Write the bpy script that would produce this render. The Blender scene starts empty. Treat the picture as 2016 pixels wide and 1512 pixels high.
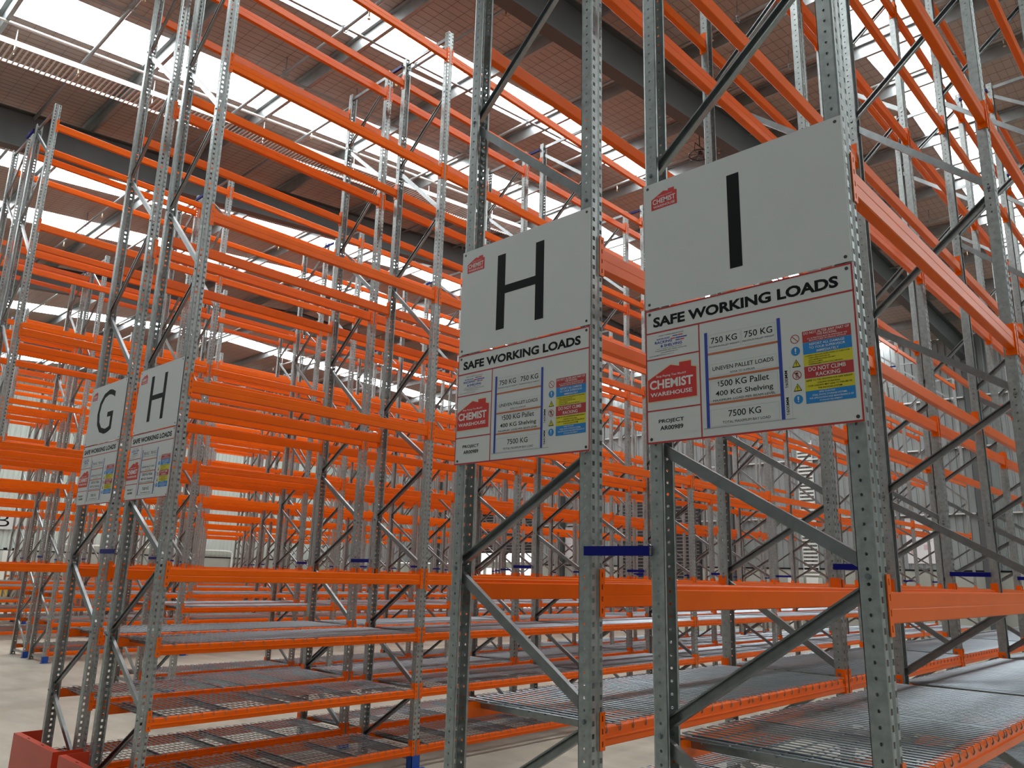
import bpy, math, random
from mathutils import Matrix, Vector
from math import sin, cos, pi, sqrt
random.seed(4)
SC = bpy.context.scene
COL = SC.collection

# ------------------------------------------------------------------ camera, sky, exposure
cd = bpy.data.cameras.new('camera'); cam = bpy.data.objects.new('camera', cd); COL.objects.link(cam)
def _rot(rx, roll, rz):
    return (Matrix.Rotation(rz, 3, 'Z') @ Matrix.Rotation(rx, 3, 'X') @ Matrix.Rotation(roll, 3, 'Z')).to_4x4()
cam.matrix_world = Matrix.Translation((-2.81461, -0.95128, 1.92652)) @ _rot(1.80856254, 0.02639895, -0.8127919)
cd.sensor_width = 36.0; cd.lens = 1546.1 / 2016 * 36.0; cd.clip_start = 0.05; cd.clip_end = 300
SC.camera = cam
world = bpy.data.worlds.new('world'); SC.world = world; world.use_nodes = True
bg = world.node_tree.nodes['Background']
bg.inputs[0].default_value = (0.93, 0.97, 1.0, 1); bg.inputs[1].default_value = 1.3
SKY_EMIT = 10.5
SC.view_settings.view_transform = 'Standard'; SC.view_settings.look = 'None'
SC.view_settings.gamma = 1.0; SC.view_settings.use_curve_mapping = False
SC.view_settings.exposure = 0.0
SC.cycles.max_bounces = 6; SC.cycles.diffuse_bounces = 4; SC.cycles.glossy_bounces = 3
SC.cycles.use_denoising = True
SC.cycles.sample_clamp_indirect = 6.0

# ------------------------------------------------------------------ layout constants (metres)
W, DP = 0.0890, 0.0675          # upright width, depth
D, G = 0.90, 0.3078             # frame depth, gap between back-to-back frames
PITCH, BAY = 5.5938, 2.775      # pair to pair, bay length
HP = 8.55                       # upright height
NB = 9                          # bays per row
XW, YW, XF, YN = 30.0, 46.0, -5.5, -13.0   # far wall, left wall, added unseen front wall, added unseen near side wall
XR, Z0, T1, T2 = 13.3, 11.0, 0.092, -0.055
PAL = [1.90, 3.49, 5.08, 6.66, 8.25]      # tops of the pallet beams
SHE = [0.205, 0.75, 1.30]                 # tops of the shelf beams
def roof(x): return Z0 + T1 * x if x < XR else Z0 + T1 * XR + T2 * (x - XR)
ROWY = []
for p in range(8): ROWY += [p * PITCH, p * PITCH + D + G]
FIRST = [0] * 8 + [1] * 4 + [3] * 4           # first frame of each row
SHELF0 = [0] * 4 + [1] * 8 + [3] * 4          # first bay with shelves
ORD = ['first', 'second', 'third', 'fourth', 'fifth', 'sixth', 'seventh', 'eighth', 'ninth', 'tenth', 'eleventh', 'twelfth']
RACK = ['the big sign I rack', 'the big sign H rack', 'the small sign H rack', 'the small sign G rack'] + \
       ['%s rack beyond sign G' % ORD[i - 4] for i in range(4, 16)]

# ------------------------------------------------------------------ helpers
def tag(o, label=None, cat=None, group=None, kind=None):
    if label: o['label'] = label
    if cat: o['category'] = cat
    if group: o['group'] = group
    if kind: o['kind'] = kind
    return o
def empty(name, loc=(0, 0, 0)):
    o = bpy.data.objects.new(name, None); COL.objects.link(o); o.location = loc; o.empty_display_size = 0.1
    return o
def put(name, mesh, parent=None, loc=(0, 0, 0)):
    o = bpy.data.objects.new(name, mesh); COL.objects.link(o); o.location = loc
    if parent is not None: o.parent = parent
    return o
class MB:
    def __init__(s): s.v = []; s.f = []; s.m = []
    def face(s, pts, m=0):
        n = len(s.v); s.v += [tuple(p) for p in pts]; s.f.append(tuple(range(n, n + len(pts)))); s.m.append(m); return s
    def box(s, a, b, m=0):
        x0, y0, z0 = a; x1, y1, z1 = b; n = len(s.v)
        s.v += [(x0, y0, z0), (x1, y0, z0), (x1, y1, z0), (x0, y1, z0), (x0, y0, z1), (x1, y0, z1), (x1, y1, z1), (x0, y1, z1)]
        for q in ((0, 3, 2, 1), (4, 5, 6, 7), (0, 1, 5, 4), (1, 2, 6, 5), (2, 3, 7, 6), (3, 0, 4, 7)):
            s.f.append(tuple(n + i for i in q)); s.m.append(m)
        return s
    def sweep(s, prof, frame0, frame1, m=0, closed=True, caps=True):
        """prof: 2-D points; frame: (origin, u, v)"""
        n = len(s.v); k = len(prof)
        for (o, u, v) in (frame0, frame1):
            for a, b in prof: s.v.append(tuple(Vector(o) + Vector(u) * a + Vector(v) * b))
        for i in range(k if closed else k - 1):
            j = (i + 1) % k
            s.f.append((n + i, n + j, n + k + j, n + k + i)); s.m.append(m)
        if caps and closed:
            s.f.append(tuple(n + i for i in reversed(range(k)))); s.m.append(m)
            s.f.append(tuple(n + k + i for i in range(k))); s.m.append(m)
        return s
    def tube(s, pts, r, sides=6, m=0, caps=True):
        pts = [Vector(p) for p in pts]; n = len(s.v)
        for i, p in enumerate(pts):
            d = (pts[min(i + 1, len(pts) - 1)] - pts[max(i - 1, 0)]).normalized()
            ref = Vector((0, 0, 1)) if abs(d.z) < 0.9 else Vector((1, 0, 0))
            u = d.cross(ref).normalized(); v = d.cross(u)
            for k in range(sides):
                a = 2 * pi * (k + .5) / sides; s.v.append(tuple(p + u * r * cos(a) + v * r * sin(a)))
        for i in range(len(pts) - 1):
            for k in range(sides):
                j = (k + 1) % sides
                s.f.append((n + i * sides + k, n + i * sides + j, n + (i + 1) * sides + j, n + (i + 1) * sides + k)); s.m.append(m)
        if caps:
            s.f.append(tuple(n + k for k in range(sides))); s.m.append(m)
            e = n + (len(pts) - 1) * sides; s.f.append(tuple(e + k for k in reversed(range(sides)))); s.m.append(m)
        return s
    def disc(s, c, u, v, r, k=20, m=0):
        c, u, v = Vector(c), Vector(u), Vector(v)
        return s.face([c + u * r * cos(2 * pi * i / k) + v * r * sin(2 * pi * i / k) for i in range(k)], m)
    def ring(s, c, u, v, r0, r1, k=24, m=0):
        c, u, v = Vector(c), Vector(u), Vector(v)
        for i in range(k):
            a, b = 2 * pi * i / k, 2 * pi * (i + 1) / k
            s.face([c + u * r * cos(t) + v * r * sin(t) for r, t in ((r0, a), (r1, a), (r1, b), (r0, b))], m)
        return s
    def mesh(s, name, *mats):
        me = bpy.data.meshes.new(name); me.from_pydata(s.v, [], s.f)
        for mt in mats: me.materials.append(mt)
        if len(mats) > 1: me.polygons.foreach_set('material_index', s.m)
        me.update(); return me
    def add(s, other, T=(0, 0, 0)):
        n = len(s.v); s.v += [(a + T[0], b + T[1], c + T[2]) for a, b, c in other.v]
        s.f += [tuple(n + i for i in f) for f in other.f]; s.m += other.m; return s
def mirror_y(mb, y0):
    o = MB(); o.v = [(a, y0 - b, c) for a, b, c in mb.v]; o.f = [tuple(reversed(f)) for f in mb.f]; o.m = list(mb.m); return o
def mirror_x(mb, x0):
    o = MB(); o.v = [(x0 - a, b, c) for a, b, c in mb.v]; o.f = [tuple(reversed(f)) for f in mb.f]; o.m = list(mb.m); return o

# ------------------------------------------------------------------ materials
def mat(name, col, rough=0.5, metal=0.0, var=0.0, scale=6.0, bump=0.0, emit=None, spec=0.5, coat=0.0):
    m = bpy.data.materials.new(name); m.use_nodes = True; nt = m.node_tree; b = nt.nodes['Principled BSDF']
    b.inputs['Base Color'].default_value = (*col, 1); b.inputs['Roughness'].default_value = rough
    b.inputs['Metallic'].default_value = metal; b.inputs['Specular IOR Level'].default_value = spec
    b.inputs['Coat Weight'].default_value = coat
    if emit:
        b.inputs['Emission Color'].default_value = (*emit[0], 1); b.inputs['Emission Strength'].default_value = emit[1]
    if var or bump:
        tc = nt.nodes.new('ShaderNodeTexCoord'); nz = nt.nodes.new('ShaderNodeTexNoise')
        nz.inputs['Scale'].default_value = scale; nz.inputs['Detail'].default_value = 4
        nt.links.new(tc.outputs['Object'], nz.inputs['Vector'])
        if var:
            rp = nt.nodes.new('ShaderNodeValToRGB'); rp.color_ramp.elements[0].position = 0.3; rp.color_ramp.elements[1].position = 0.7
            rp.color_ramp.elements[0].color = (*[c * (1 - var) for c in col], 1); rp.color_ramp.elements[1].color = (*[min(1, c * (1 + var)) for c in col], 1)
            nt.links.new(nz.outputs['Fac'], rp.inputs['Fac']); nt.links.new(rp.outputs['Color'], b.inputs['Base Color'])
        if bump:
            bp = nt.nodes.new('ShaderNodeBump'); bp.inputs['Strength'].default_value = bump; bp.inputs['Distance'].default_value = 0.01
            nt.links.new(nz.outputs['Fac'], bp.inputs['Height']); nt.links.new(bp.outputs['Normal'], b.inputs['Normal'])
    return m
M_GALV = mat('galvanised steel', (0.34, 0.37, 0.36), 0.36, 0.5, var=0.16, scale=28)
M_BRACE = mat('galvanised brace steel', (0.27, 0.285, 0.285), 0.30, 0.8, var=0.12, scale=18)
M_WIRE = mat('zinc plated wire', (0.27, 0.305, 0.33), 0.28, 0.85, var=0.08, scale=9)
M_ORANGE = mat('orange powder coat', (0.82, 0.125, 0.0005), 0.3, 0.0, var=0.05, scale=3, spec=0.3)
M_RED = mat('red orange paint', (0.55, 0.045, 0.012), 0.4, 0.0, var=0.05, scale=5)
M_BLUE = mat('dark blue paint', (0.0015, 0.005, 0.16), 0.4, 0.0, var=0.05, scale=8, spec=0.2)
M_GUARD = mat('blue post guard paint', (0.008, 0.07, 0.36), 0.4, 0.0, var=0.06, scale=8)
M_RAFT = mat('dark grey painted steel', (0.075, 0.082, 0.08), 0.5, 0.0, var=0.08, scale=2)
M_PURL = mat('galvanised purlin', (0.36, 0.38, 0.38), 0.4, 0.7, var=0.1, scale=5)
M_PIPE = mat('sprinkler pipe', (0.33, 0.34, 0.34), 0.42, 0.6, var=0.05)
M_TRAY = mat('bright galvanised tray', (0.72, 0.74, 0.72), 0.38, 0.6, var=0.05)
M_BRASS = mat('brass sprinkler', (0.5, 0.42, 0.28), 0.35, 0.8)
M_PANEL = mat('white sign panel', (0.60, 0.61, 0.595), 0.42, 0.0, var=0.015, scale=4)
M_BLACK = mat('black print', (0.006, 0.008, 0.009), 0.55, spec=0.15)
M_SRED = mat('red print', (0.42, 0.03, 0.03), 0.5)
M_LOGO = mat('red logo print', (0.56, 0.03, 0.024), 0.5)
M_SBLUE = mat('blue print', (0.02, 0.05, 0.33), 0.5)
M_STBLUE = mat('blue sticker', (0.01, 0.20, 0.52), 0.5)
M_YEL = mat('yellow sticker', (0.60, 0.52, 0.02), 0.5)
M_WHITE = mat('white print', (0.70, 0.68, 0.66), 0.5)
M_CREAM = mat('cream print', (0.66, 0.56, 0.36), 0.5)
M_BROWN = mat('orange brown print', (0.48, 0.14, 0.06), 0.5)
M_GREYP = mat('grey print', (0.33, 0.34, 0.35), 0.5)
M_SCREW = mat('dark screw', (0.08, 0.08, 0.08), 0.35, 0.8)
M_CLAD = mat('grey wall cladding', (0.25, 0.27, 0.265), 0.5, 0.0, var=0.03, scale=0.7)
M_CLADL = mat('pale wall cladding', (0.52, 0.585, 0.54), 0.5, 0.0, var=0.03, scale=0.7)
M_DADO = mat('precast concrete', (0.36, 0.365, 0.32), 0.7, 0.0, var=0.07, scale=1.2)
M_DOOR = mat('black roller door', (0.012, 0.012, 0.013), 0.45)
M_POST = mat('faded white poster', (0.72, 0.70, 0.71), 0.6, 0.0, var=0.04, scale=2)
M_FAINT = mat('faint grey print', (0.50, 0.50, 0.52), 0.6)
M_PINK = mat('faint pink print', (0.62, 0.44, 0.46), 0.6)
M_CAB = mat('white enamel', (0.74, 0.75, 0.70), 0.4)
M_YB = mat('yellow plastic', (0.75, 0.48, 0.02), 0.45)
M_LAMP = mat('lamp housing', (0.10, 0.09, 0.10), 0.4, 0.4)
M_SKY = mat('daylit translucent sheet', (0.9, 0.93, 0.95), 0.5, 0.0, emit=((0.93, 0.98, 1.0), SKY_EMIT))
def _concrete():
    m = mat('concrete floor', (0.5, 0.48, 0.42), 0.42); nt = m.node_tree; b = nt.nodes['Principled BSDF']
    tc = nt.nodes.new('ShaderNodeTexCoord'); mp = nt.nodes.new('ShaderNodeMapping'); mp.inputs['Scale'].default_value = (0.9, 0.25, 1)
    mp.inputs['Rotation'].default_value = (0, 0, 0.9)
    nt.links.new(tc.outputs['Object'], mp.inputs['Vector'])
    n1 = nt.nodes.new('ShaderNodeTexNoise'); n1.inputs['Scale'].default_value = 1.6; n1.inputs['Detail'].default_value = 8; n1.inputs['Roughness'].default_value = .65
    nt.links.new(mp.outputs['Vector'], n1.inputs['Vector'])
    rp = nt.nodes.new('ShaderNodeValToRGB'); e = rp.color_ramp.elements
    e[0].position = .30; e[0].color = (.33, .325, .262, 1); e[1].position = .68; e[1].color = (.555, .55, .455, 1)
    nt.links.new(n1.outputs['Fac'], rp.inputs['Fac'])
    n2 = nt.nodes.new('ShaderNodeTexNoise'); n2.inputs['Scale'].default_value = 0.7; nt.links.new(tc.outputs['Object'], n2.inputs['Vector'])
    r2 = nt.nodes.new('ShaderNodeValToRGB'); e = r2.color_ramp.elements; e[0].position = .25; e[0].color = (.72, .72, .72, 1); e[1].position = .5; e[1].color = (1, 1, 1, 1)
    nt.links.new(n2.outputs['Fac'], r2.inputs['Fac'])
    mx = nt.nodes.new('ShaderNodeMixRGB'); mx.blend_type = 'MULTIPLY'; mx.inputs['Fac'].default_value = 1
    nt.links.new(rp.outputs['Color'], mx.inputs[1]); nt.links.new(r2.outputs['Color'], mx.inputs[2]); nt.links.new(mx.outputs['Color'], b.inputs['Base Color'])
    return m
M_FLOOR = _concrete()
M_CEIL = mat('brown grey roof blanket', (0.40, 0.335, 0.295), 0.45, 0.0, var=0.07, scale=1.5)

# ------------------------------------------------------------------ setting: floor, ceiling, skylights, walls
def struct(name, mb, *mats): return tag(put(name, mb.mesh(name, *mats)), kind='structure')
struct('floor', MB().box((XF, YN, -0.2), (XW, YW, 0)), M_FLOOR)
RAFT = [6.1, 16.0, 25.9, -3.8, 35.8]
STRIP = []
for r in [-13.7] + sorted(RAFT): STRIP += [(r + 6.05, r + 7.2)] if r == -3.8 else [(r + 2.83, r + 3.74), (r + 6.05, r + 7.2)]  # strips beyond the near aisle are unseen, added to brighten its rack faces
def slab(mb, y0, y1, zo=0.0, th=0.06, x0=XF, x1=XW):
    xs = [x0, XR, x1]
    for a, b in ((x0, XR), (XR, x1)):
        mb.v += [(a, y0, roof(a) + zo), (b, y0, roof(b) + zo), (b, y1, roof(b) + zo), (a, y1, roof(a) + zo)]
        mb.v += [(a, y0, roof(a) + zo + th), (b, y0, roof(b) + zo + th), (b, y1, roof(b) + zo + th), (a, y1, roof(a) + zo + th)]
        n = len(mb.v) - 8
        for q in ((0, 3, 2, 1), (4, 5, 6, 7), (0, 1, 5, 4), (1, 2, 6, 5), (2, 3, 7, 6), (3, 0, 4, 7)):
            mb.f.append(tuple(n + i for i in q)); mb.m.append(0)
    return mb
cb = MB(); y = YN
for a, b in STRIP:
    if a > y: slab(cb, y, a)
    y = b
slab(cb, y, YW)
struct('ceiling', cb, M_CEIL)
for i, (a, b) in enumerate(STRIP):
    struct('window_%d' % (i + 1), slab(MB(), max(a, YN), min(b, YW), 0.0, 0.004), M_SKY)  # the first pair are the added unseen strips, the others real skylights

def cladding(axis, at, a, b, z0, z1fn, mat_, name, step=0.25):
    mb = MB(); pts = []
    u = a
    while u < b - 1e-6:
        e = min(u + step, b)
        for f, o in ((0, 0), (.62, 0), (.70, .03), (.92, .03)):
            pts.append((u + (e - u) * f, o))
        u = e
    pts.append((b, 0))
    for (p, o), (q, o2) in zip(pts, pts[1:]):
        if axis == 'x': mb.face([(at + o, p, z0), (at + o2, q, z0), (at + o2, q, z1fn(q)), (at + o, p, z1fn(p))])
        else: mb.face([(p, at + o, z0), (q, at + o2, z0), (q, at + o2, z1fn(q)), (p, at + o, z1fn(p))])
    if axis == 'x': mb.box((at + .05, a, z0), (at + .1, b, z1fn(0)))
    else: mb.box((a, at + .05, z0), (b, at + .1, z1fn(XR) + .3))
    return struct(name, mb, mat_)
OD = (28.0, 32.3, 5.4)                  # open dock door: y range and head height
ztop = lambda q: roof(XW)
cw = MB()
cladding('x', XW, YN, OD[0], 2.5, ztop, M_CLAD, 'wall_back')
cladding('x', XW, OD[1], YW, 2.5, ztop, M_CLAD, 'wall_back_corner')
cladding('x', XW, OD[0], OD[1], OD[2], ztop, M_CLAD, 'wall_back_lintel')
cladding('y', YW, XF, XW, 2.5, lambda q: roof(q), M_CLADL, 'wall_left')
struct('wall_front_light_block', MB().box((XF - .1, YN - .1, 0), (XF, YW + .1, roof(XF) + .06)), M_CLAD)  # unseen wall behind the camera, added to block light on the signs
struct('wall_right_light_block', MB().box((XF - .1, YN - .1, 0), (XW + .1, YN, roof(XR) + .06)), M_CLAD)  # unseen near side wall, added to shut out light from outside
struct('baseboard_back', MB().box((XW - .06, YN, 0), (XW + .1, OD[0], 2.44)).box((XW - .06, OD[1], 0), (XW + .1, YW, 2.44)).box((XW - .08, YN, 2.44), (XW, OD[0], 2.5), 1), M_DADO, M_BLACK)
struct('baseboard_left', MB().box((XF, YW - .06, 0), (XW - .06, YW + .1, 2.44)).box((XF, YW - .08, 2.44), (XW - .09, YW, 2.5), 1), M_DADO, M_BLACK)

# ------------------------------------------------------------------ roof steel
def i_section(mb, path, up=(0, 0, 1), h=0.8, bw=0.25, tf=0.02, tw=0.012):
    """vertical-web I beam along a list of (x, y, z of bottom)"""
    for (p, q) in zip(path, path[1:]):
        for (a0, a1, b0, b1) in ((-bw / 2, bw / 2, 0, tf), (-bw / 2, bw / 2, h - tf, h), (-tw / 2, tw / 2, tf, h - tf)):
            mb.sweep([(a0, b0), (a1, b0), (a1, b1), (a0, b1)], (p, (0, 1, 0), up), (q, (0, 1, 0), up))
    return mb
for i, r in enumerate(RAFT):
    zb = lambda x: roof(x) - 1.10
    t = empty('roof_rafter', (XF, r + .125, zb(XF)))
    tag(t, ['dark grey roof rafter crossing behind sign I up at the roof',
            'dark grey roof rafter crossing behind the tops of the sign G rack', 'dark grey roof rafter second from the pale far wall', 'dark grey roof rafter over the open aisle before sign I', 'dark grey roof rafter nearest to the pale far wall'][i], 'rafter', 'roof rafters')
    ox, oy, oz = t.location
    rb = i_section(MB(), [(0, 0, 0), (XR - ox, 0, zb(XR) - oz)]); put('rafter_beam', rb.mesh('rafter beam', M_RAFT), t)
    rb = i_section(MB(), [(XR - ox, 0, zb(XR) - oz), (XW - .35 - ox, 0, zb(XW - .35) - oz)]); put('rafter_beam', rb.mesh('rafter beam far', M_RAFT), t)
    c = MB(); xa = XW - .5
    for (a0, a1, b0, b1) in ((xa, xa + .02, -.14, .14), (XW - .08, XW - .06, -.14, .14), (xa + .02, XW - .08, -.007, .007)):
        c.box((a0 - ox, b0, -oz), (a1 - ox, b1, roof(XW) - .3 - oz))
    put('column', c.mesh('column', M_RAFT), t)
PX = [-2.85 + 2.35 * k for k in range(-1, 7)] + [13.2] + [15.6 + 2.35 * k for k in range(6)]
zp = MB(); zp.sweep([(0, 0), (.065, 0), (.065, .015), (.061, .015), (.061, .004), (.004, .004), (.004, .255), (-.07, .255), (-.07, .24), (-.066, .24), (-.066, .251), (0, .251)],
                    ((0, YN, 0), (1, 0, 0), (0, 0, 1)), ((0, YW - .05, 0), (1, 0, 0), (0, 0, 1)))
me = zp.mesh('purlin', M_PURL)
for k, x in enumerate(PX):
    o = put('roof_purlin', me, None, (x, 0, roof(x) - 0.285))
    tag(o, 'galvanized roof purlin, %s counted toward the far corrugated wall' % (ORD + ['thirteenth', 'fourteenth', 'fifteenth', 'sixteenth', 'seventeenth'])[k], 'purlin', 'roof purlins')
pm = MB(); pm.tube([(0, YN, 0), (0, YW - .1, 0)], .033, 8)
pmesh = pm.mesh('pipe', M_PIPE)
hm = MB(); hm.tube([(0, 0, 0), (0, 0, -.09)], .014, 8); hm.tube([(0, 0, -.09), (-.022, 0, -.12), (0, 0, -.15), (.022, 0, -.12), (0, 0, -.09)], .005, 4); hm.disc((0, 0, -.152), (1, 0, 0), (0, 1, 0), .03, 12)
hmesh = hm.mesh('head', M_BRASS)
clm = MB(); clm.tube([(0.06 * cos(a * pi / 6), 0, .06 * sin(a * pi / 6)) for a in range(13)], .012, 5); clm.box((-.008, -.008, .06), (.008, .008, .42)); clmesh = clm.mesh('hanger', M_PIPE)
for k, x in enumerate([-1.6, .82, 3.6, 5.2, 8.3, 10.4, 12.4, 16.6, 19.2, 21.6]):
    o = put('sprinkler_pipe', pmesh, None, (x, 0, roof(x) - .36))
    tag(o, 'grey sprinkler pipe with hanging heads, %s counted toward the far corrugated wall' % ORD[k], 'pipe', 'sprinkler pipes under the roof')
    y = -4.6 + (k % 3) * .8
    while y < YW - 1:
        put('sprinkler_head', hmesh, o, (0, y, -.025)); y += 2.9
    for y in (-1.5, 4.4, 9.3, 11.2, 17.6, 21.4, 27.2, 33.1, 39.5): put('pipe_hanger', clmesh, o, (0, y, 0))
# wire safety mesh under the sheeting
sm = MB(); zo = -.012
def flatwire(p, q, r=.0022): sm.tube([p, q], r, 4, caps=False)
y = YN + .08
while y < YW - .06:
    flatwire((XF + .05, y, roof(XF + .05) + zo), (XR, y, roof(XR) + zo)); flatwire((XR, y, roof(XR) + zo), (XW - .08, y, roof(XW - .08) + zo)); y += .15
x = XF + .1
while x < XW - .08:
    flatwire((x, YN + .05, roof(x) + zo), (x, YW - .08, roof(x) + zo)); x += .3
tag(put('safety_mesh', sm.mesh('safety mesh', M_LAMP)), 'thin wire safety mesh stretched under the whole roof', 'safety mesh', kind='stuff')
# perforated cable tray
t = empty('cable_tray', (XF, 13.3, roof(XF) - .55)); tag(t, 'bright galvanized cable tray with many cross slats hung under the roof', 'cable tray')
L = XR - .3 - XF; sl = T1
rm = MB()
n = int(L / .085)
for i in range(n):
    x = i * .085; rm.box((x, 0, sl * x), (x + .026, .62, sl * x + .012))
put('tray_slats', rm.mesh('slats', M_TRAY), t)
for yy, h in ((-.012, .10), (.62, .05)):
    b = MB(); b.sweep([(0, 0), (.012, 0), (.012, h), (0, h)], ((0, yy, 0), (0, 1, 0), (0, 0, 1)), ((L, yy, sl * L), (0, 1, 0), (0, 0, 1))); put('side_rail', b.mesh('rail', M_TRAY), t)
x = .6
while x < L:
    put('hanger_rod', MB().box((x - .008, .29, sl * x), (x + .008, .306, sl * x + .5)).mesh('rod', M_TRAY), t); x += 2.35
# conduits along the rows under the roof
for k, (yy, lab) in enumerate(((11.45, 'grey conduit running under the roof left of the middle skylights'), (13.05, 'white conduit running along the skylight beside the slatted tray'), (9.35, 'grey conduit crossing the skylight above the sign racks'), (2.05, 'grey conduit under the roof at right beside the wide skylight'))):
    c = MB().tube([(XF, yy, roof(XF) - .30), (XR, yy, roof(XR) - .30), (XW - .6, yy, roof(XW - .6) - .30)], .026, 8)
    tag(put('conduit', c.mesh('conduit', M_TRAY if k == 1 else M_PIPE)), lab, 'conduit', 'conduits under the roof')
# round high-bay lamp
t = empty('high_bay_lamp', (11.8, 7.16, 11.35)); tag(t, 'round ring shaped high bay lamp hanging below the rafter behind sign I', 'lamp')
b = MB(); b.tube([(.25 * cos(a * pi / 12), .25 * sin(a * pi / 12), 0) for a in range(25)], .02, 6); put('ring', b.mesh('ring', M_LAMP), t)
b = MB(); b.tube([(0, 0, -.02), (0, 0, .08)], .06, 12)
for a in range(8): b.box((-.005, -.005, 0), (.005, .005, .01)); b.tube([(0, 0, 0), (.25 * cos(a * pi / 4), .25 * sin(a * pi / 4), 0)], .006, 4)
put('hub', b.mesh('hub', M_LAMP), t)
b = MB(); b.tube([(-.25, 0, 0), (-.2, 0, .22), (.2, 0, .22), (.25, 0, 0)], .012, 5); b.tube([(0, 0, .22), (0, 0, .55)], .012, 5); put('bracket', b.mesh('bracket', M_LAMP), t)

# ------------------------------------------------------------------ things on the walls
def slat_door(name, y0, y1, z0, z1, lab):
    t = empty(name, (XW - .1, (y0 + y1) / 2, z0)); tag(t, lab, 'roller door')
    b = MB(); z = z0
    while z < z1:
        e = min(z + .16, z1)
        b.box((.0, y0 - t.location.y, z - z0), (.03, y1 - t.location.y, e - .03 - z0)); b.box((.02, y0 - t.location.y, e - .03 - z0), (.025, y1 - t.location.y, e - z0), 1); z = e
    put('curtain', b.mesh('curtain', M_DOOR, M_FAINT), t)
    for yy in (y0 - .08, y1): put('guide_rail', MB().box((-.04, yy - t.location.y, -z0), (.04, yy + .08 - t.location.y, z1 - z0)).mesh('guide', M_DOOR), t)
    put('drum_cover', MB().box((-.25, y0 - .1 - t.location.y, z1 - z0), (.04, y1 + .1 - t.location.y, z1 + .4 - z0)).mesh('drum', M_DOOR), t)
slat_door('roller_shutter', 17.9, 22.4, 0.02, 6.2, 'closed black slatted roller door in the far wall behind sign I')
slat_door('roller_shutter', OD[0] + .05, OD[1] - .05, 3.08, OD[2] - .05, 'half open black roller door with bright daylight below it')
t = tag(put('dock_barrier', MB().box((XW + .2, OD[0] + .1, 2.25), (XW + .3, OD[1] - .1, 2.6)).box((XW + .2, OD[0] + .1, 0), (XW + .3, OD[0] + .25, 2.25)).box((XW + .2, OD[1] - .25, 0), (XW + .3, OD[1] - .1, 2.25)).mesh('barrier', M_DADO)), 'pale barrier bar across the bright opening of the half open door', 'barrier')
gi = 0
for z in (4.55, 7.0, 8.9):
    for (a, b_) in (((YN, 5.9), (6.5, 15.8), (16.3, 17.75), (22.55, 25.7), (26.2, 27.9)) if z < 6.6 else ((YN, 5.9), (6.5, 15.8), (16.3, 25.7), (26.2, 35.5), (36.1, YW - .2))):
        o = put('wall_girt', MB().box((XW - .16, a, z), (XW, b_, z + .012)).box((XW - .16, a, z - .05), (XW - .15, b_, z + .012)).mesh('girt', M_TRAY))
        tag(o, 'pale %s girt on the far wall, %s length from the right' % ({4.55: 'lower', 7.0: 'middle', 8.9: 'upper'}[z], ORD[((YN, 6.5, 16.3, 22.55, 26.2, 36.1).index(a))]), 'girt', 'girts on the far wall')
# text helper -------------------------------------------------
_txt = {}
def text_mb(body, x0, x1, y0, y1, bold=0.0, keep=False):
    """flat outline text fitted into the box, in the x-y plane"""
    key = (body, bold)
    if key not in _txt:
        cu = bpy.data.curves.new('t', 'FONT'); cu.body = body; cu.resolution_u = 3; cu.offset = bold; cu.fill_mode = 'FRONT'
        ob = bpy.data.objects.new('t', cu); COL.objects.link(ob)
        dg = bpy.context.evaluated_depsgraph_get(); me = bpy.data.meshes.new_from_object(ob.evaluated_get(dg))
        vs = [tuple(v.co[:2]) for v in me.vertices]; fs = [tuple(p.vertices) for p in me.polygons]
        bpy.data.objects.remove(ob); bpy.data.curves.remove(cu); bpy.data.meshes.remove(me)
        _txt[key] = (vs, fs)
    vs, fs = _txt[key]
    ax, bx = min(v[0] for v in vs), max(v[0] for v in vs); ay, by = min(v[1] for v in vs), max(v[1] for v in vs)
    o = MB(); o.v = [(x0 + (v[0] - ax) / (bx - ax) * (x1 - x0), y0 + (v[1] - ay) / max(by - ay, 1e-6) * (y1 - y0), 0) for v in vs]; o.f = list(fs); o.m = [0] * len(fs)
    return o
def to_sign(mb, layer=1):
    """sign plane: x -> -Y from the left edge, y -> z, facing -X"""
    o = MB(); o.v = [(-.0065 - .0005 * layer + z * 0 - z, -x, y) for x, y, z in mb.v]; o.f = list(mb.f); o.m = list(mb.m); return o
def rect(x0, x1, y0, y1, m=0): return MB().face([(x0, y0, 0), (x1, y0, 0), (x1, y1, 0), (x0, y1, 0)], m)
def seg(mb, p, q, w, m=0):
    p, q = Vector((*p, 0)), Vector((*q, 0)); d = (q - p).normalized(); n = Vector((-d.y, d.x, 0)) * w / 2
    return mb.face([p - n, q - n, q + n, p + n], m)
def union(*mbs):
    o = MB()
    for b in mbs: o.add(b)
    return o
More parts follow.
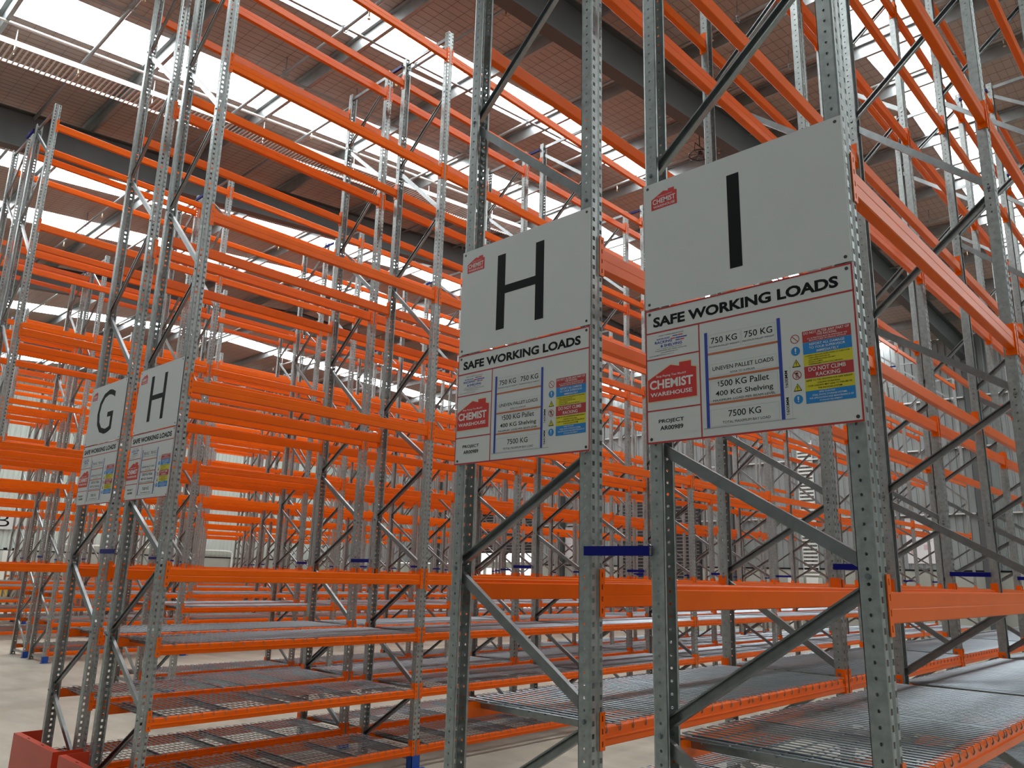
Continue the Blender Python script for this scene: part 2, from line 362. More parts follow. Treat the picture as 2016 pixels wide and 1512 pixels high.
# wall posters (face -X on the far wall)
for k, (yc, ch, lab) in enumerate(((8.5, 'H', 'faded white poster with grey H low on the far right wall'), (16.35, 'G', 'faded white poster with grey round letter on wall right of the black door'), (25.9, 'F', 'faded white poster on the far wall beside the half open door'))):
    t = empty('wall_poster', (XW - .03, yc + .5, 2.72)); tag(t, lab, 'poster', 'posters on the far wall')
    put('sheet', to_sign(MB().box((0, 0, 0), (1.0, 1.7, .004)), 0).mesh('sheet', M_POST), t)
    put('letter', to_sign(text_mb(ch, .32, .68, 1.05, 1.5), 9).mesh('letter', M_FAINT), t)
    put('print_block', to_sign(union(rect(.12, .34, .35, .5), rect(.6, .85, .5, .7), rect(.1, .9, .82, .85)), 9).mesh('print', M_PINK), t)
for k, (yc, lab) in enumerate(((13.33, 'left white cabinet standing by the far wall behind the big sign I rack'), (12.55, 'right white cabinet standing by the far wall below the cable ladder'))):
    t = empty('white_cabinet', (XW - .35, yc, 0)); tag(t, lab, 'cabinet', 'cabinets by the far wall')
    put('body', MB().box((-.2, -.25, 0), (.2, .25, 2.12)).mesh('body', M_CAB), t); put('door', MB().box((-.22, -.23, .1), (-.2, .23, 2.08)).mesh('door', M_CAB), t)
    put('handle', MB().box((-.24, .14, 1.75), (-.22, .17, 1.85)).mesh('handle', M_BLACK), t)
t = empty('cable_ladder', (XW - .12, 12.75, 2.2)); tag(t, 'tall pale vertical cable ladder with many rungs on the far wall', 'cable ladder')
for yy in (-.33, .3): put('rail', MB().box((0, yy, 0), (.05, yy + .03, 5.6)).mesh('rail', M_TRAY), t)
b = MB()
for k in range(36): b.box((.01, -.3, k * .155), (.03, .3, k * .155 + .07))
put('rungs', b.mesh('rungs', M_CAB), t)
c = MB().tube([(12.0, YW - .16, 2.86), (21.4, YW - .16, 2.86), (21.65, YW - .16, 2.82), (21.75, YW - .16, 2.7), (21.75, YW - .16, .4)], .06, 8)
tag(put('wall_pipe', c.mesh('pipe', M_CAB)), 'white pipe along the left wall turning down at its end', 'pipe')
t = empty('white_tank', (9.5, YW - .5, 0)); tag(t, 'white tank with two dark caps standing by the left wall', 'tank')
put('body', MB().box((-.35, -.3, 0), (.35, .3, 2.45)).mesh('tank', M_CAB), t)
for xx in (-.2, .2): put('cap', MB().tube([(xx, 0, 2.45), (xx, 0, 2.58)], .09, 10).mesh('cap', M_BLACK), t)
t = empty('yellow_bin', (9.3, YW - 1.5, 0)); tag(t, 'small yellow plastic bin seen low at the left edge', 'bin')
b = MB(); b.sweep([(-.3, -.3), (.3, -.3), (.3, .3), (-.3, .3)], ((0, 0, 0), (.85, 0, 0), (0, .85, 0)), ((0, 0, .6), (1, 0, 0), (0, 1, 0))); put('body', b.mesh('bin', M_YB), t)
put('lid', MB().box((-.33, -.33, .6), (.33, .33, .68)).mesh('lid', M_YB), t)

# ------------------------------------------------------------------ upright frame
def ring_cell(mb, o, u, v, w, h, hole, th, nrm):
    """plate w x h at o with a hole (8 points relative to the centre), two skins and the hole rim"""
    o, u, v, nrm = Vector(o), Vector(u), Vector(v), Vector(nrm)
    outer = [(0, 0), (w / 2, 0), (w, 0), (w, h / 2), (w, h), (w / 2, h), (0, h), (0, h / 2)]
    inner = [(w / 2 + a, h / 2 + b) for a, b in hole]
    P = lambda q, k: o + u * q[0] + v * q[1] - nrm * (th * k)
    for k in (0, 1):
        for i in range(8):
            j = (i + 1) % 8; mb.face([P(outer[i], k), P(outer[j], k), P(inner[j], k), P(inner[i], k)])
    for i in range(8):
        j = (i + 1) % 8; mb.face([P(inner[i], 0), P(inner[j], 0), P(inner[j], 1), P(inner[i], 1)])
def hole_rect(a, b): return [(-a, -b), (0, -b), (a, -b), (a, 0), (a, b), (0, b), (-a, b), (-a, 0)]
def hole_round(r): return [(r * cos(pi * (1.25 + .25 * i)), r * sin(pi * (1.25 + .25 * i))) for i in range(8)]
SLOT, RND = hole_rect(.0086, .0105), hole_round(.0062)
TH = .0022
def make_post():
    mb = MB(); cells = int(round(HP / .05))
    for c in range(cells):
        z = c * .05
        ring_cell(mb, (.0075, 0, z), (1, 0, 0), (0, 0, 1), .020, .05, SLOT, TH, (0, -1, 0))
        ring_cell(mb, (W - .0275, 0, z), (1, 0, 0), (0, 0, 1), .020, .05, SLOT, TH, (0, -1, 0))
        ring_cell(mb, (0, .020, z), (0, 1, 0), (0, 0, 1), .030, .05, RND, TH, (-1, 0, 0))
        ring_cell(mb, (W, .020, z), (0, 1, 0), (0, 0, 1), .030, .05, RND, TH, (1, 0, 0))
    # plain strips run the full height: thin closed sections
    def strip(pts, tvec):
        for (p, q), t in zip(zip(pts, pts[1:]), tvec):
            mb.sweep([p, q, (q[0] + t[0], q[1] + t[1]), (p[0] + t[0], p[1] + t[1])], ((0, 0, 0), (1, 0, 0), (0, 1, 0)), ((0, 0, HP), (1, 0, 0), (0, 1, 0)))
    t = TH
    strip([(.0275, 0), (.034, .006), (W - .034, .006), (W - .0275, 0)], [(0, t), (0, t), (0, t)])
    strip([(.0075, 0), (.0025, .0025), (0, .010), (0, .020)], [(0, t), (t, 0), (t, 0)])
    strip([(W - .0075, 0), (W - .0025, .0025), (W, .010), (W, .020)], [(0, t), (-t, 0), (-t, 0)])
    strip([(0, .050), (0, DP), (.012, DP)], [(t, 0), (0, -t)])
    strip([(W, .050), (W, DP), (W - .012, DP)], [(-t, 0), (0, -t)])
    return mb
_p = make_post(); POST_R = _p.mesh('post', M_GALV); POST_L = mirror_y(_p, D).mesh('post mirrored', M_GALV); del _p
_f = MB().box((-.02, -.02, 0), (W + .02, DP + .03, .006)); FOOT_R = _f.mesh('foot plate', M_GALV); FOOT_L = mirror_y(_f, D).mesh('foot plate mirrored', M_GALV)
def brace(p, q, open_front, bolt=True):
    """C channel between two (y, z) points; web toward -X unless open_front"""
    p, q = Vector((0, *p)), Vector((0, *q)); d = (q - p).normalized(); n = Vector((0, -d.z, d.y)); h, dep, t, lip = .0225, .026, .0022, .007
    prof = [(-h, 0), (h, 0), (h, dep), (h - lip, dep), (h - lip, dep - t), (h - t, dep - t), (h - t, t), (-h + t, t), (-h + t, dep - t), (-h + lip, dep - t), (-h + lip, dep), (-h, dep)]
    x0 = .028
    if open_front: prof = [(a, dep - b) for a, b in prof][::-1]
    mb = MB().sweep(prof, (p + Vector((x0, 0, 0)), n, (1, 0, 0)), (q + Vector((x0, 0, 0)), n, (1, 0, 0)))
    return mb
NR = [.75, 1.95, 3.10, 4.50, 6.10, 7.70]; NL = [.16, 1.33, 2.50, 3.73, 5.33, 6.93, 8.42]
def frame_parts(kind):
    ya, yb = .034, D - .034            # bolts on the right (-Y) and left post
    if kind == 'A': right, left = NR, NL
    else: right, left = NL, NR
    seq = []
    lo, hi = (NL, NR)
    sideL, sideR = ((yb, ya) if kind == 'A' else (ya, yb))
    pts = []
    for i in range(len(NR)): pts += [(sideL, NL[i]), (sideR, NR[i])]
    pts.append((sideL, NL[-1]))
    parts = [('post', POST_R), ('post', POST_L), ('foot_plate', FOOT_R), ('foot_plate', FOOT_L)]
    for (a, b) in zip(pts, pts[1:]):
        a2, b2 = (a[0], a[1] + .032), (b[0], b[1] - .032)
        # rising toward -Y: open side out; rising toward +Y (descending to the right): web out
        rising_right = (b2[0] < a2[0])
        parts.append(('brace', brace(a2, b2, rising_right).mesh('brace', M_BRACE)))
    for z in (.10, 8.49): parts.append(('brace', brace((ya, z), (yb, z), False).mesh('cross brace', M_BRACE)))
    bm = MB()
    for (yy, z) in pts[1:-1]:
        bm.tube([(-.006, yy, z), (.004, yy, z)], .011, 6); bm.tube([(-.010, yy, z), (-.006, yy, z)], .0075, 8); bm.tube([(W - .004, yy, z), (W + .008, yy, z)], .010, 6)
    parts.append(('bolts', bm.mesh('bolts', M_WIRE)))
    return parts
FRAME = {'A': frame_parts('A'), 'B': frame_parts('B')}
for r, y0 in enumerate(ROWY):
    for k in range(FIRST[r], NB + 1):
        t = empty('upright_frame', (k * BAY, y0, 0))
        where = 'end upright frame' if k == FIRST[r] else 'upright frame %s from the front' % ORD[k - FIRST[r]]
        tag(t, 'galvanized %s of %s' % (where, RACK[r]), 'rack frame', 'galvanized upright frames')
        for nm, me in FRAME['A' if r % 2 == 0 else 'B']: put(nm, me, t)

# ------------------------------------------------------------------ beams
XA, XB = W + .0045, BAY - .0045
def beam_body(h, shelf):
    if shelf:
        pr = [(.007, 0), (.012, .003), (.046, .003), (.05, 0), (.05, -h), (.004, -h), (.002, -h + .003), (.002, -.047), (-.004, -.044), (-.004, -.039), (.005, -.036), (.005, -.004)]
    else:
        pr = [(.006, 0), (.030, 0), (.032, -.004), (.032, -.018), (.050, -.020), (.052, -.023), (.052, -h + .004), (.048, -h), (.006, -h), (.002, -h + .004), (.002, -h * .55), (.0035, -h * .53), (.0035, -h * .49), (.002, -h * .47), (.002, -.004)]
    return MB().sweep(pr, ((XA, 0, 0), (0, 1, 0), (0, 0, 1)), ((XB, 0, 0), (0, 1, 0), (0, 0, 1)))
def connector(zb, zt):
    mb = MB(); x0, x1 = W - .032, W + .0045; n = 3 if zt - zb < .18 else 4; cell = (zt - zb) / n
    for i in range(n):
        ring_cell(mb, (x0, -.006, zb + i * cell), (1, 0, 0), (0, 0, 1), x1 - x0, cell, hole_rect(.0045, .011), .004, (0, -1, 0))
    for (a, b) in ((x0, x0), (x1, x1)): mb.face([(a, -.006, zb), (a, -.006, zt), (a, -.002, zt), (a, -.002, zb)])
    for z in (zb, zt): mb.face([(x0, -.006, z), (x1, -.006, z), (x1, -.002, z), (x0, -.002, z)])
    mb.box((W + .0006, -.002, zb), (x1, .056, zt))
    return mb
BEAM = {}
for shelf in (False, True):
    h = .075 if shelf else .105
    body = beam_body(h, shelf); cl = connector(-h - .012, .065) if shelf else connector(-h - .04, .06); cr = mirror_x(cl, W + BAY)
    BEAM[shelf, 0] = (body.mesh('beam', M_ORANGE), cl.mesh('connector', M_ORANGE), cr.mesh('connector far', M_ORANGE))
    BEAM[shelf, 1] = tuple(mirror_y(q, 0).mesh(nm, M_ORANGE) for q, nm in ((body, 'beam rear'), (cl, 'connector rear'), (cr, 'connector rear far')))
# photograph size of a box, to choose which repeats are single objects
CM = cam.matrix_world.inverted()
def px(p):
    q = CM @ Vector(p); return None if q.z > -.3 else (1008 + 1546.1 * q.x / -q.z, 756 - 1546.1 * q.y / -q.z)
def seen(x0, x1, y, z, h):
    n = 0; a = 0
    for i in range(9):
        c = px((x0 + (x1 - x0) * i / 8, y, z))
        if c and -10 < c[0] < 2026 and -10 < c[1] < 1522:
            n += 1; q = px((x0 + (x1 - x0) * i / 8, y, z + h)); a += abs(c[1] - q[1])
    if not n: return 0
    return a * n
# repeats that show in the photograph, one group of digits each (row, bay, level, side)
def _dec(t, n): return set(tuple(int(c, 16) for c in t[i:i + n]) for i in range(0, len(t), n))
BIG_PAL = _dec('00400031003010500051203020401051205020602051103100502061204130503060305101510161307030612071014130411030116130713040116021701040406020704070217140504071317041404150507001504160506031414051417021411041315121604040127011503161016050611140126050714141106150511250216140611240027151612241227102615171315040414030316050503241314002513171327021302151516022405041214051515141424012514250606062404260427012710241234012416260605020316040417122706071037142414151627113511371324060515261527124402251134122618140244111716251525130315241725101312250526061605140727172607071327181706171717143418340815070608350816043406241816150402341355070519161215013703361334133511141444034411360537114714441145163715361604183704271355173516360354172506340326014417371325054415351255142510361724193615341635125413340646064407050a440223034403371524064711350117035401131a171916036511470014036417360634171606061a1406451845023307451c250465013408440814173417471704145414640c24083416640c540b461c550413084707460455091416441454065406140456038607141555124517151626155413850267072402870765127707350b16194618540824085502640243081514740a5405440475033502740b4519341a2406151337028405360336061415340b170567128613450c270c260e64083510041b1517450', 4)
BIG_SHE = _dec('1020201020200021002010213000301020112021210021102120200130012000301111203021412001211121111130203100311021012111122011102121221031012220311162204220621023102320510010115101312132102211121024103211222124202201612031202200410161104121322123008120811061005121432012215200121132014100520183202400631063203220642033102411a410a42013216410442024213410131124011201810035106211420184206101611123115400422151203311530023212301710166105301540165104200341171111301721182203511430102215221a2203321a21026102511a11027102521722134212810852033202501a5107210a12061213301631144014321342073113521821044213401a52081012520710036112510c22035205501a100120071213501542164116221522071103810362181114300a72083216710550026001421e610830153201411a320a310532128002700a40191017411542044003601911173218620560145012500712091007220632158002811a6107310c210a4217611b20157002711a710a6202801c32093216611570156002701e40064213610e410e320a201651177117421681047012611812148014600e7108401821174102601a301681145002621e300e220b3019221912191208201751137111401c420930077104700a501a10167113620e210a511a21194009110862185018221781055214601e310b421962185218421580148003721e200b211b200a820a711a701a611a601a411a12194219211920076103701e700b221a810a321a111', 4)
BIG_DECK = _dec('002010200021102120012010300130000120201111202000101130103011202021003100202121012111211030203021311011211220012121211221011021203111510132102210312031015100221113202410321132202310222031212311412052002411331052015121410041212221410153003411710061003221341024202321232062102510512035106211540072115401242142213511011133116110332071103200422013214201420052215220361062206111320172105301342144204301022043212710252033216310532061202711811173107120641081003420251155007221330083208110731171116411631156005501352065115420432035217321732058014400910181219111810162216121440143007411532174215701340028106611570038113500261193211420741036112811a400a101911045013600832174206420362025211211910081207510722054214421b201b200a20091217611661063206101b3009120821076104800470038103710b111852177106421450035013401b210a421a420a210a1117511712163214601b521b420b101a510932092108420830068103621b121a610a320a310a300a220a21194208421840182208201651058002610e221c210b421a710a600a511a500a201a12196209421922185208400671133012401b721b301b220a700a620a40195219520922086218301771175206710480137002620c221b320a810a301a22186006811560155204701d321d221d210c220b720b321a820a800a711a521a5209720862086018221d220d211c320b221a621a611a410a311', 4)
SEEN_GUARD = _dec('21232427293132333435363839414243444548495161626667687182a2b2c3c4f3f4', 2)
SEEN_SPACER = _dec('000010020030031041100110111120121130131140150160180181190201210211220221230231240250260270280290310311320330331340341350351360370390391411420430440450460470480520550570630660670690740750780790', 3)
LV = ['bottom shelf', 'middle shelf', 'upper shelf', 'lowest pallet', 'second pallet', 'third pallet', 'fourth pallet', 'topmost pallet']
allb = []
for r, y0 in enumerate(ROWY):
    for k in range(FIRST[r], NB):
        for li, z in enumerate(SHE + PAL):
            if li < 3 and k < SHELF0[r]: continue
            for face in (0, 1):
                allb.append((seen(k * BAY + W, (k + 1) * BAY, y0 + D * face, z, .1), r, k, li, face, z))
allb.sort(key=lambda q: -q[0])
rest = MB(); _lo = {}
for shelf in (False, True):
    h = .075 if shelf else .105
    _lo[shelf] = MB().box((W, .002, -h), (BAY, .05, 0)).box((W - .03, -.006, -h - .02), (W + .004, .05, .05)).box((BAY - .004, -.006, -h - .02), (BAY + .03, .05, .05))
for i, (a, r, k, li, face, z) in enumerate(allb):
    shelf = li < 3; loc = (k * BAY, ROWY[r] + (D if face else 0), z)
    if (r, k, li, face) not in (BIG_SHE if shelf else BIG_PAL):
        if a > 0: rest.add(mirror_y(_lo[shelf], 0) if face else _lo[shelf], loc)
        continue
    bm_, c1, c2 = BEAM[shelf, face]
    t = put('shelf_rack_crossbar' if shelf else 'pallet_rack_crossbar', bm_, None, loc)
    tag(t, 'orange %s beam, %s face of %s, %s bay' % (LV[li], ('aisle', 'back')[face ^ (r % 2)], RACK[r], ORD[k - FIRST[r]]), 'rack beam', 'orange shelf beams' if shelf else 'orange pallet beams')
    put('end_connector', c1, t); put('end_connector', c2, t)
tag(put('far_beams', rest.mesh('far beams', M_ORANGE)), 'remaining orange beams of the distant rack bays', 'rack beams', kind='stuff')

# ------------------------------------------------------------------ wire decks
DW = 1.335
def deck(fine=True):
    mb = MB(); r = .0033; step = .05 if fine else .1
    n = int(round(DW / step)); x = .02; i = 0
    while x < DW - .005:
        if fine:
            pts = [(x, .004, -.034), (x, -.002, -.022), (x, .002, 0), (x, D - .002, 0)] if i % 2 == 0 else [(x, .006, 0), (x, D - .002, 0)]
            mb.tube(pts, r, 5)
            if i % 2 == 0 and x + step < DW - .005: mb.tube([(x, D - .002, 0), (x + step, D - .002, 0)], r, 5)
        else: mb.tube([(x, .004, 0), (x, D - .004, 0)], r * 1.3, 4, caps=False)
        x += step; i += 1
    y = .05
    while y < D - .02:
        mb.tube([(.015, y, -.0055), (DW - .01, y, -.0055)], r * (1 if fine else 1.3), 5 if fine else 4, caps=fine); y += .1 if fine else .15
    return mb
DECK = deck().mesh('wire deck', M_WIRE)
ch = MB()
ch.sweep([(-.03, -.008), (-.026, -.008), (-.022, -.044), (.022, -.044), (.026, -.008), (.03, -.008), (.03, -.0105), (.0275, -.0105), (.0235, -.0465), (-.0235, -.0465), (-.0275, -.0105), (-.03, -.0105)],
         ((0, .055, 0), (1, 0, 0), (0, 0, 1)), ((0, D - .055, 0), (1, 0, 0), (0, 0, 1)))
for a, b in ((.006, .055), (D - .055, D - .006)): ch.box((-.02, a, -.0105), (.02, b, -.0082))
CHAN = ch.mesh('support channel', M_BRACE)
alld = []
for r, y0 in enumerate(ROWY):
    for k in range(SHELF0[r], NB):
        for li in range(3):
            for hf in (0, 1):
                x0 = k * BAY + W + .004 + hf * (DW + .005)
                alld.append((seen(x0, x0 + DW, y0 + .45, SHE[li], .05), r, k, li, hf, x0))
alld.sort(key=lambda q: -q[0])
lod = deck(False); rest = MB()
for i, (a, r, k, li, hf, x0) in enumerate(alld):
    loc = (x0, ROWY[r], SHE[li] + .0115)
    if (r, k, li, hf) not in BIG_DECK:
        if a > 0: rest.add(lod, loc)
        continue
    t = put('wire_deck', DECK, None, loc)
    tag(t, 'galvanized wire deck, %s, %s half of %s bay, %s' % (LV[li], ('front', 'back')[hf], ORD[k - FIRST[r]], RACK[r]), 'wire deck', 'galvanized wire decks')
    for xx in (.12, DW / 2, DW - .12): put('support_channel', CHAN, t, (xx, 0, 0))
tag(put('far_decks', rest.mesh('far decks', M_WIRE)), 'remaining wire decks of the distant rack bays', 'wire decks', kind='stuff')

# ------------------------------------------------------------------ row spacers, post guards, end barriers
sp = MB(); sp.sweep([(0, 0), (.028, 0), (.028, .003), (.003, .003), (.003, .037), (.028, .037), (.028, .04), (0, .04)],
                    ((-.03, -.012, 0), (1, 0, 0), (0, 0, 1)), ((-.03, G + .018, 0), (1, 0, 0), (0, 0, 1)))
sp.v = [(-a - .032, b, c) if False else (a, b, c) for a, b, c in sp.v]
SPM = sp.mesh('spacer', M_BLUE)
for p in range(8):
    for k in range(FIRST[2 * p], NB + 1):
        for z, zn in ((2.015, 'low'), (8.43, 'top')):
            if (p, k, int(z > 5)) not in SEEN_SPACER: continue
            t = put('row_spacer', SPM, None, (k * BAY, p * PITCH + D, z))
            tag(t, 'blue %s row spacer behind %s, frame %s from the front' % (zn, RACK[2 * p], ORD[k - FIRST[2 * p]]), 'row spacer', 'blue row spacers')
gu = MB().box((-.008, -.014, 0), (W + .008, -.007, .125)).box((-.008, -.014, 0), (-.003, .07, .125)).box((W + .003, -.014, 0), (W + .008, .07, .125)).box((-.05, -.05, .0065), (W + .05, -.0145, .012))
GUM = gu.mesh('guard', M_GUARD)
for r in range(16):
    for k in range(FIRST[r] + 1, NB + 1):
        if (r, k) not in SEEN_GUARD: continue
        t = put('post_guard', GUM, None, (k * BAY, ROWY[r], 0))
        tag(t, 'blue foot guard on frame %s from the front, %s' % (ORD[k - FIRST[r]], RACK[r]), 'post guard', 'blue post foot guards')
def barrier(y0, y1, lab):
    t = empty('end_barrier', (-.25, (y0 + y1) / 2, 0)); tag(t, lab, 'barrier', 'red end of row barriers')
    h, w, th = .40, (y1 - y0) / 2, .006
    put('front_plate', MB().box((0, -w, 0), (th, w, h)).mesh('front', M_RED), t)
    put('top_flange', MB().box((th, -w + .006, h - th), (.055, w - .006, h)).mesh('flange', M_RED), t)
    for s, nm in ((-1, 'right'), (1, 'left')):
        a, b = sorted((s * w, s * (w - th)))
        put('side_plate', MB().box((th, a, 0), (.24, b, h)).mesh('side', M_RED), t)
    sb = MB()
    for yy in (-w * .35, w * .35): sb.box((.02, yy - .03, h), (.03, yy + .03, h + .0008))
    put('slots', sb.mesh('slots', M_BLACK), t)
    put('base_flange', MB().box((th, -w + .006, 0), (.1, w - .006, th)).mesh('base', M_RED), t)
barrier(6.59, 7.64, 'red end barrier at the floor before the small sign G rack')
barrier(5.40, 6.45, 'red end barrier at the floor before the small sign H rack')

# ------------------------------------------------------------------ signs
LL = [(.0, .875), (.38, 1), (.52, .96), (.52, .98)]
def house(x0, x1, y0, y1, m=0):
    pts = [(0, 0), (1, 0), (1, .80), (.90, .84), (.90, 1.0), (.66, 1.0), (.66, .90), (.48, .97), (0, .62)]
    o = MB(); o.face([(x0 + a * (x1 - x0), y0 + b * (y1 - y0), 0) for a, b in pts], m); return o
def small_logo(t, x0, x1, y0, y1):
    put('logo', to_sign(house(x0, x1, y0, y1), 1).mesh('logo', M_LOGO), t)
    w, h = x1 - x0, y1 - y0
    tx = union(text_mb('CHEMIST', x0 + .06 * w, x1 - .06 * w, y0 + .30 * h, y0 + .60 * h, .02), text_mb('WAREHOUSE', x0 + .08 * w, x1 - .08 * w, y0 + .08 * h, y0 + .22 * h, .01), text_mb('Stop Paying Too Much!!', x0 + .25 * w, x0 + .82 * w, y0 + .66 * h, y0 + .74 * h))
    put('logo_lettering', to_sign(tx, 2).mesh('logo text', M_WHITE), t)
def screws(t, h):
    b = MB()
    for s in (.022, .878):
        for z in (.02, h - .02): b.tube([(-.0065, -s, z), (-.0105, -s, z)], .007, 8)
    put('screws', b.mesh('screws', M_SCREW), t)
def letter_mb(ch):
    if ch == 'I': return rect(.415, .471, .091, .511)
    if ch == 'H': return union(rect(.276, .335, .091, .511), rect(.549, .606, .091, .511), rect(.335, .549, .284, .330))
    if ch == 'G': return text_mb('G', .235, .650, .088, .535, -.006)
    return text_mb(ch, .25, .62, .09, .51, -.006)
def letter_sign(ch, loc, lab):
    t = put('letter_sign', to_sign(MB().box((0, 0, -.0), (.9, .6, .003)), 0).mesh('letter panel', M_PANEL), None, loc)
    tag(t, lab, 'sign', 'rack letter signs')
    put('letter', to_sign(letter_mb(ch), 7).mesh('letter', M_BLACK), t)
    o = MB()
    e = empty('shop_logo'); e.parent = t; e.location = (-.003, 0, 0)
    small_logo(e, .041, .174, .466, .55); screws(t, .6)
    return t
LOADS = None
def one(x, y, h):
    o = MB(); seg(o, (x + h * .3, y), (x + h * .3, y + h), h * .16); return seg(o, (x, y + h * .68), (x + h * .34, y + h * .96), h * .12)
def loads_parts():
    P = []
    Z = lambda z: z - 2.478
    def add(nm, mb, mt, layer=1, sub=None): P.append((nm, to_sign(mb, layer + 6).mesh(nm, mt), sub))
    w = .007
    bd = union(rect(0, .9, 0, w * 1.1), rect(0, .9, .596 - w, .596), rect(0, w * .8, w, .59), rect(.9 - w, .9, w, .59), rect(0, .9, Z(2.966) - w / 2, Z(2.966) + w / 2),
               rect(.259, .265, w, Z(2.966)), rect(0, .26, Z(2.846) - .003, Z(2.846) + .003), rect(0, .26, Z(2.62) - .003, Z(2.62) + .003))
    add('border', bd, M_SRED)
    add('heading', text_mb('SAFE WORKING LOADS', .040, .845, Z(2.990), Z(3.036), .04), M_BLACK)
    for x0 in (.286, .600): add('diagram_post', rect(x0, x0 + .014, Z(2.517), Z(2.918)), M_SBLUE)
    for z in (2.824, 2.72, 2.614): add('diagram_beam', rect(.300, .600, Z(z) - .0045, Z(z) + .0045), M_BROWN)
    ln = MB(); seg(ln, (.272, Z(2.517)), (.655, Z(2.517)), .003)
    for x0, x1, y0, y1 in ((.306, .446, 2.838, 2.905), (.452, .592, 2.838, 2.905), (.306, .592, 2.73, 2.778), (.306, .592, 2.626, 2.708), (.306, .592, 2.522, 2.59)):
        for a, b in (((x0, y0), (x1, y0)), ((x0, y1), (x1, y1)), ((x0, y0), (x0, y1)), ((x1, y0), (x1, y1))): seg(ln, (a[0], Z(a[1])), (b[0], Z(b[1])), .0008)
    for y0, y1 in ((2.52, 2.614), (2.622, 2.72)): seg(ln, (.643, Z(y0)), (.643, Z(y1)), .0008)
    add('diagram_lines', ln, M_GREYP)
    T = lambda *q: add('load_lettering', union(*q), M_BLACK)
    T(text_mb('750 KG', .316, .432, Z(2.866), Z(2.892), .006), text_mb('MAXIMUM PALLET WEIGHT', .308, .441, Z(2.849), Z(2.856)))
    T(text_mb('750 KG', .463, .581, Z(2.866), Z(2.892), .006), text_mb('MAXIMUM PALLET WEIGHT', .456, .589, Z(2.849), Z(2.856)))
    T(text_mb('UNEVEN PALLET LOADS', .319, .580, Z(2.751), Z(2.768), .004), text_mb('REFER TO SUPPLIER', .397, .502, Z(2.732), Z(2.739)))
    T(one(.339, Z(2.685), .0185), text_mb('500 KG Pallet', .352, .558, Z(2.681), Z(2.706), .006), text_mb('400 KG Shelving', .329, .573, Z(2.638), Z(2.665), .006), text_mb('MAXIMUM  LOAD PER BEAM LEVEL', .317, .581, Z(2.622), Z(2.6315)))
    T(text_mb('7500 KG', .382, .519, Z(2.555), Z(2.581), .006), text_mb('TOTAL MAXIMUM BAY LOAD', .355, .556, Z(2.5295), Z(2.540)))
    for z0 in (2.533, 2.637):
        q = union(one(0, 0, .012), text_mb('600MM', .009, .067, 0, .012, .004)); q.v = [(.632 - b, Z(z0) + a, 0) for a, b, c in q.v]; add('dimension_lettering', q, M_BLACK)
    add('project_lettering', union(text_mb('PROJECT', .059, .181, Z(2.559), Z(2.579), .02), text_mb('AR00989', .066, .177, Z(2.532), Z(2.551), .02)), M_BLACK)
    sb = union(text_mb('AUCKLAND', .055, .122, Z(2.929), Z(2.937), .02), text_mb('RACKING', .047, .133, Z(2.913), Z(2.925), .03), text_mb('& SHELVING', .075, .181, Z(2.895), Z(2.907), .03))
    add('supplier_lettering', sb, M_SBLUE)
    bar = union(rect(.150, .205, Z(2.923), Z(2.928)), rect(.135, .160, Z(2.935), Z(2.939)), rect(.150, .170, Z(2.9135), Z(2.918)))
    add('supplier_bars', bar, M_SBLUE)
    add('supplier_bars', union(rect(.162, .185, Z(2.935), Z(2.939)), rect(.172, .192, Z(2.9135), Z(2.918)), rect(.128, .148, Z(2.923), Z(2.928))), M_LOGO)
    add('supplier_address', union(text_mb('PROJECT SUPPLIED AND INSTALLED', .067, .189, Z(2.944), Z(2.950)), text_mb('your complete storage solutions', .055, .180, Z(2.8865), Z(2.8915)), text_mb('10 ALLENS ROAD, EAST TAMAKI, AUCKLAND', .049, .203, Z(2.877), Z(2.883)), text_mb('www.aucklandracking.co.nz', .075, .160, Z(2.868), Z(2.874)), text_mb('email: sales@aucklandracking.co.nz', .017, .140, Z(2.858), Z(2.864))), M_BLACK)
    add('shop_logo_outline', house(.004, .250, Z(2.655), Z(2.821)), M_CREAM); 
    add('shop_logo', house(.009, .245, Z(2.660), Z(2.815)), M_LOGO, 2)
    add('shop_logo_lettering', union(text_mb('Stop Paying Too Much!!', .051, .196, Z(2.760), Z(2.772), .01), text_mb('CHEMIST', .018, .229, Z(2.712), Z(2.752), .03), text_mb('WAREHOUSE', .021, .224, Z(2.680), Z(2.698), .02)), M_WHITE, 3)
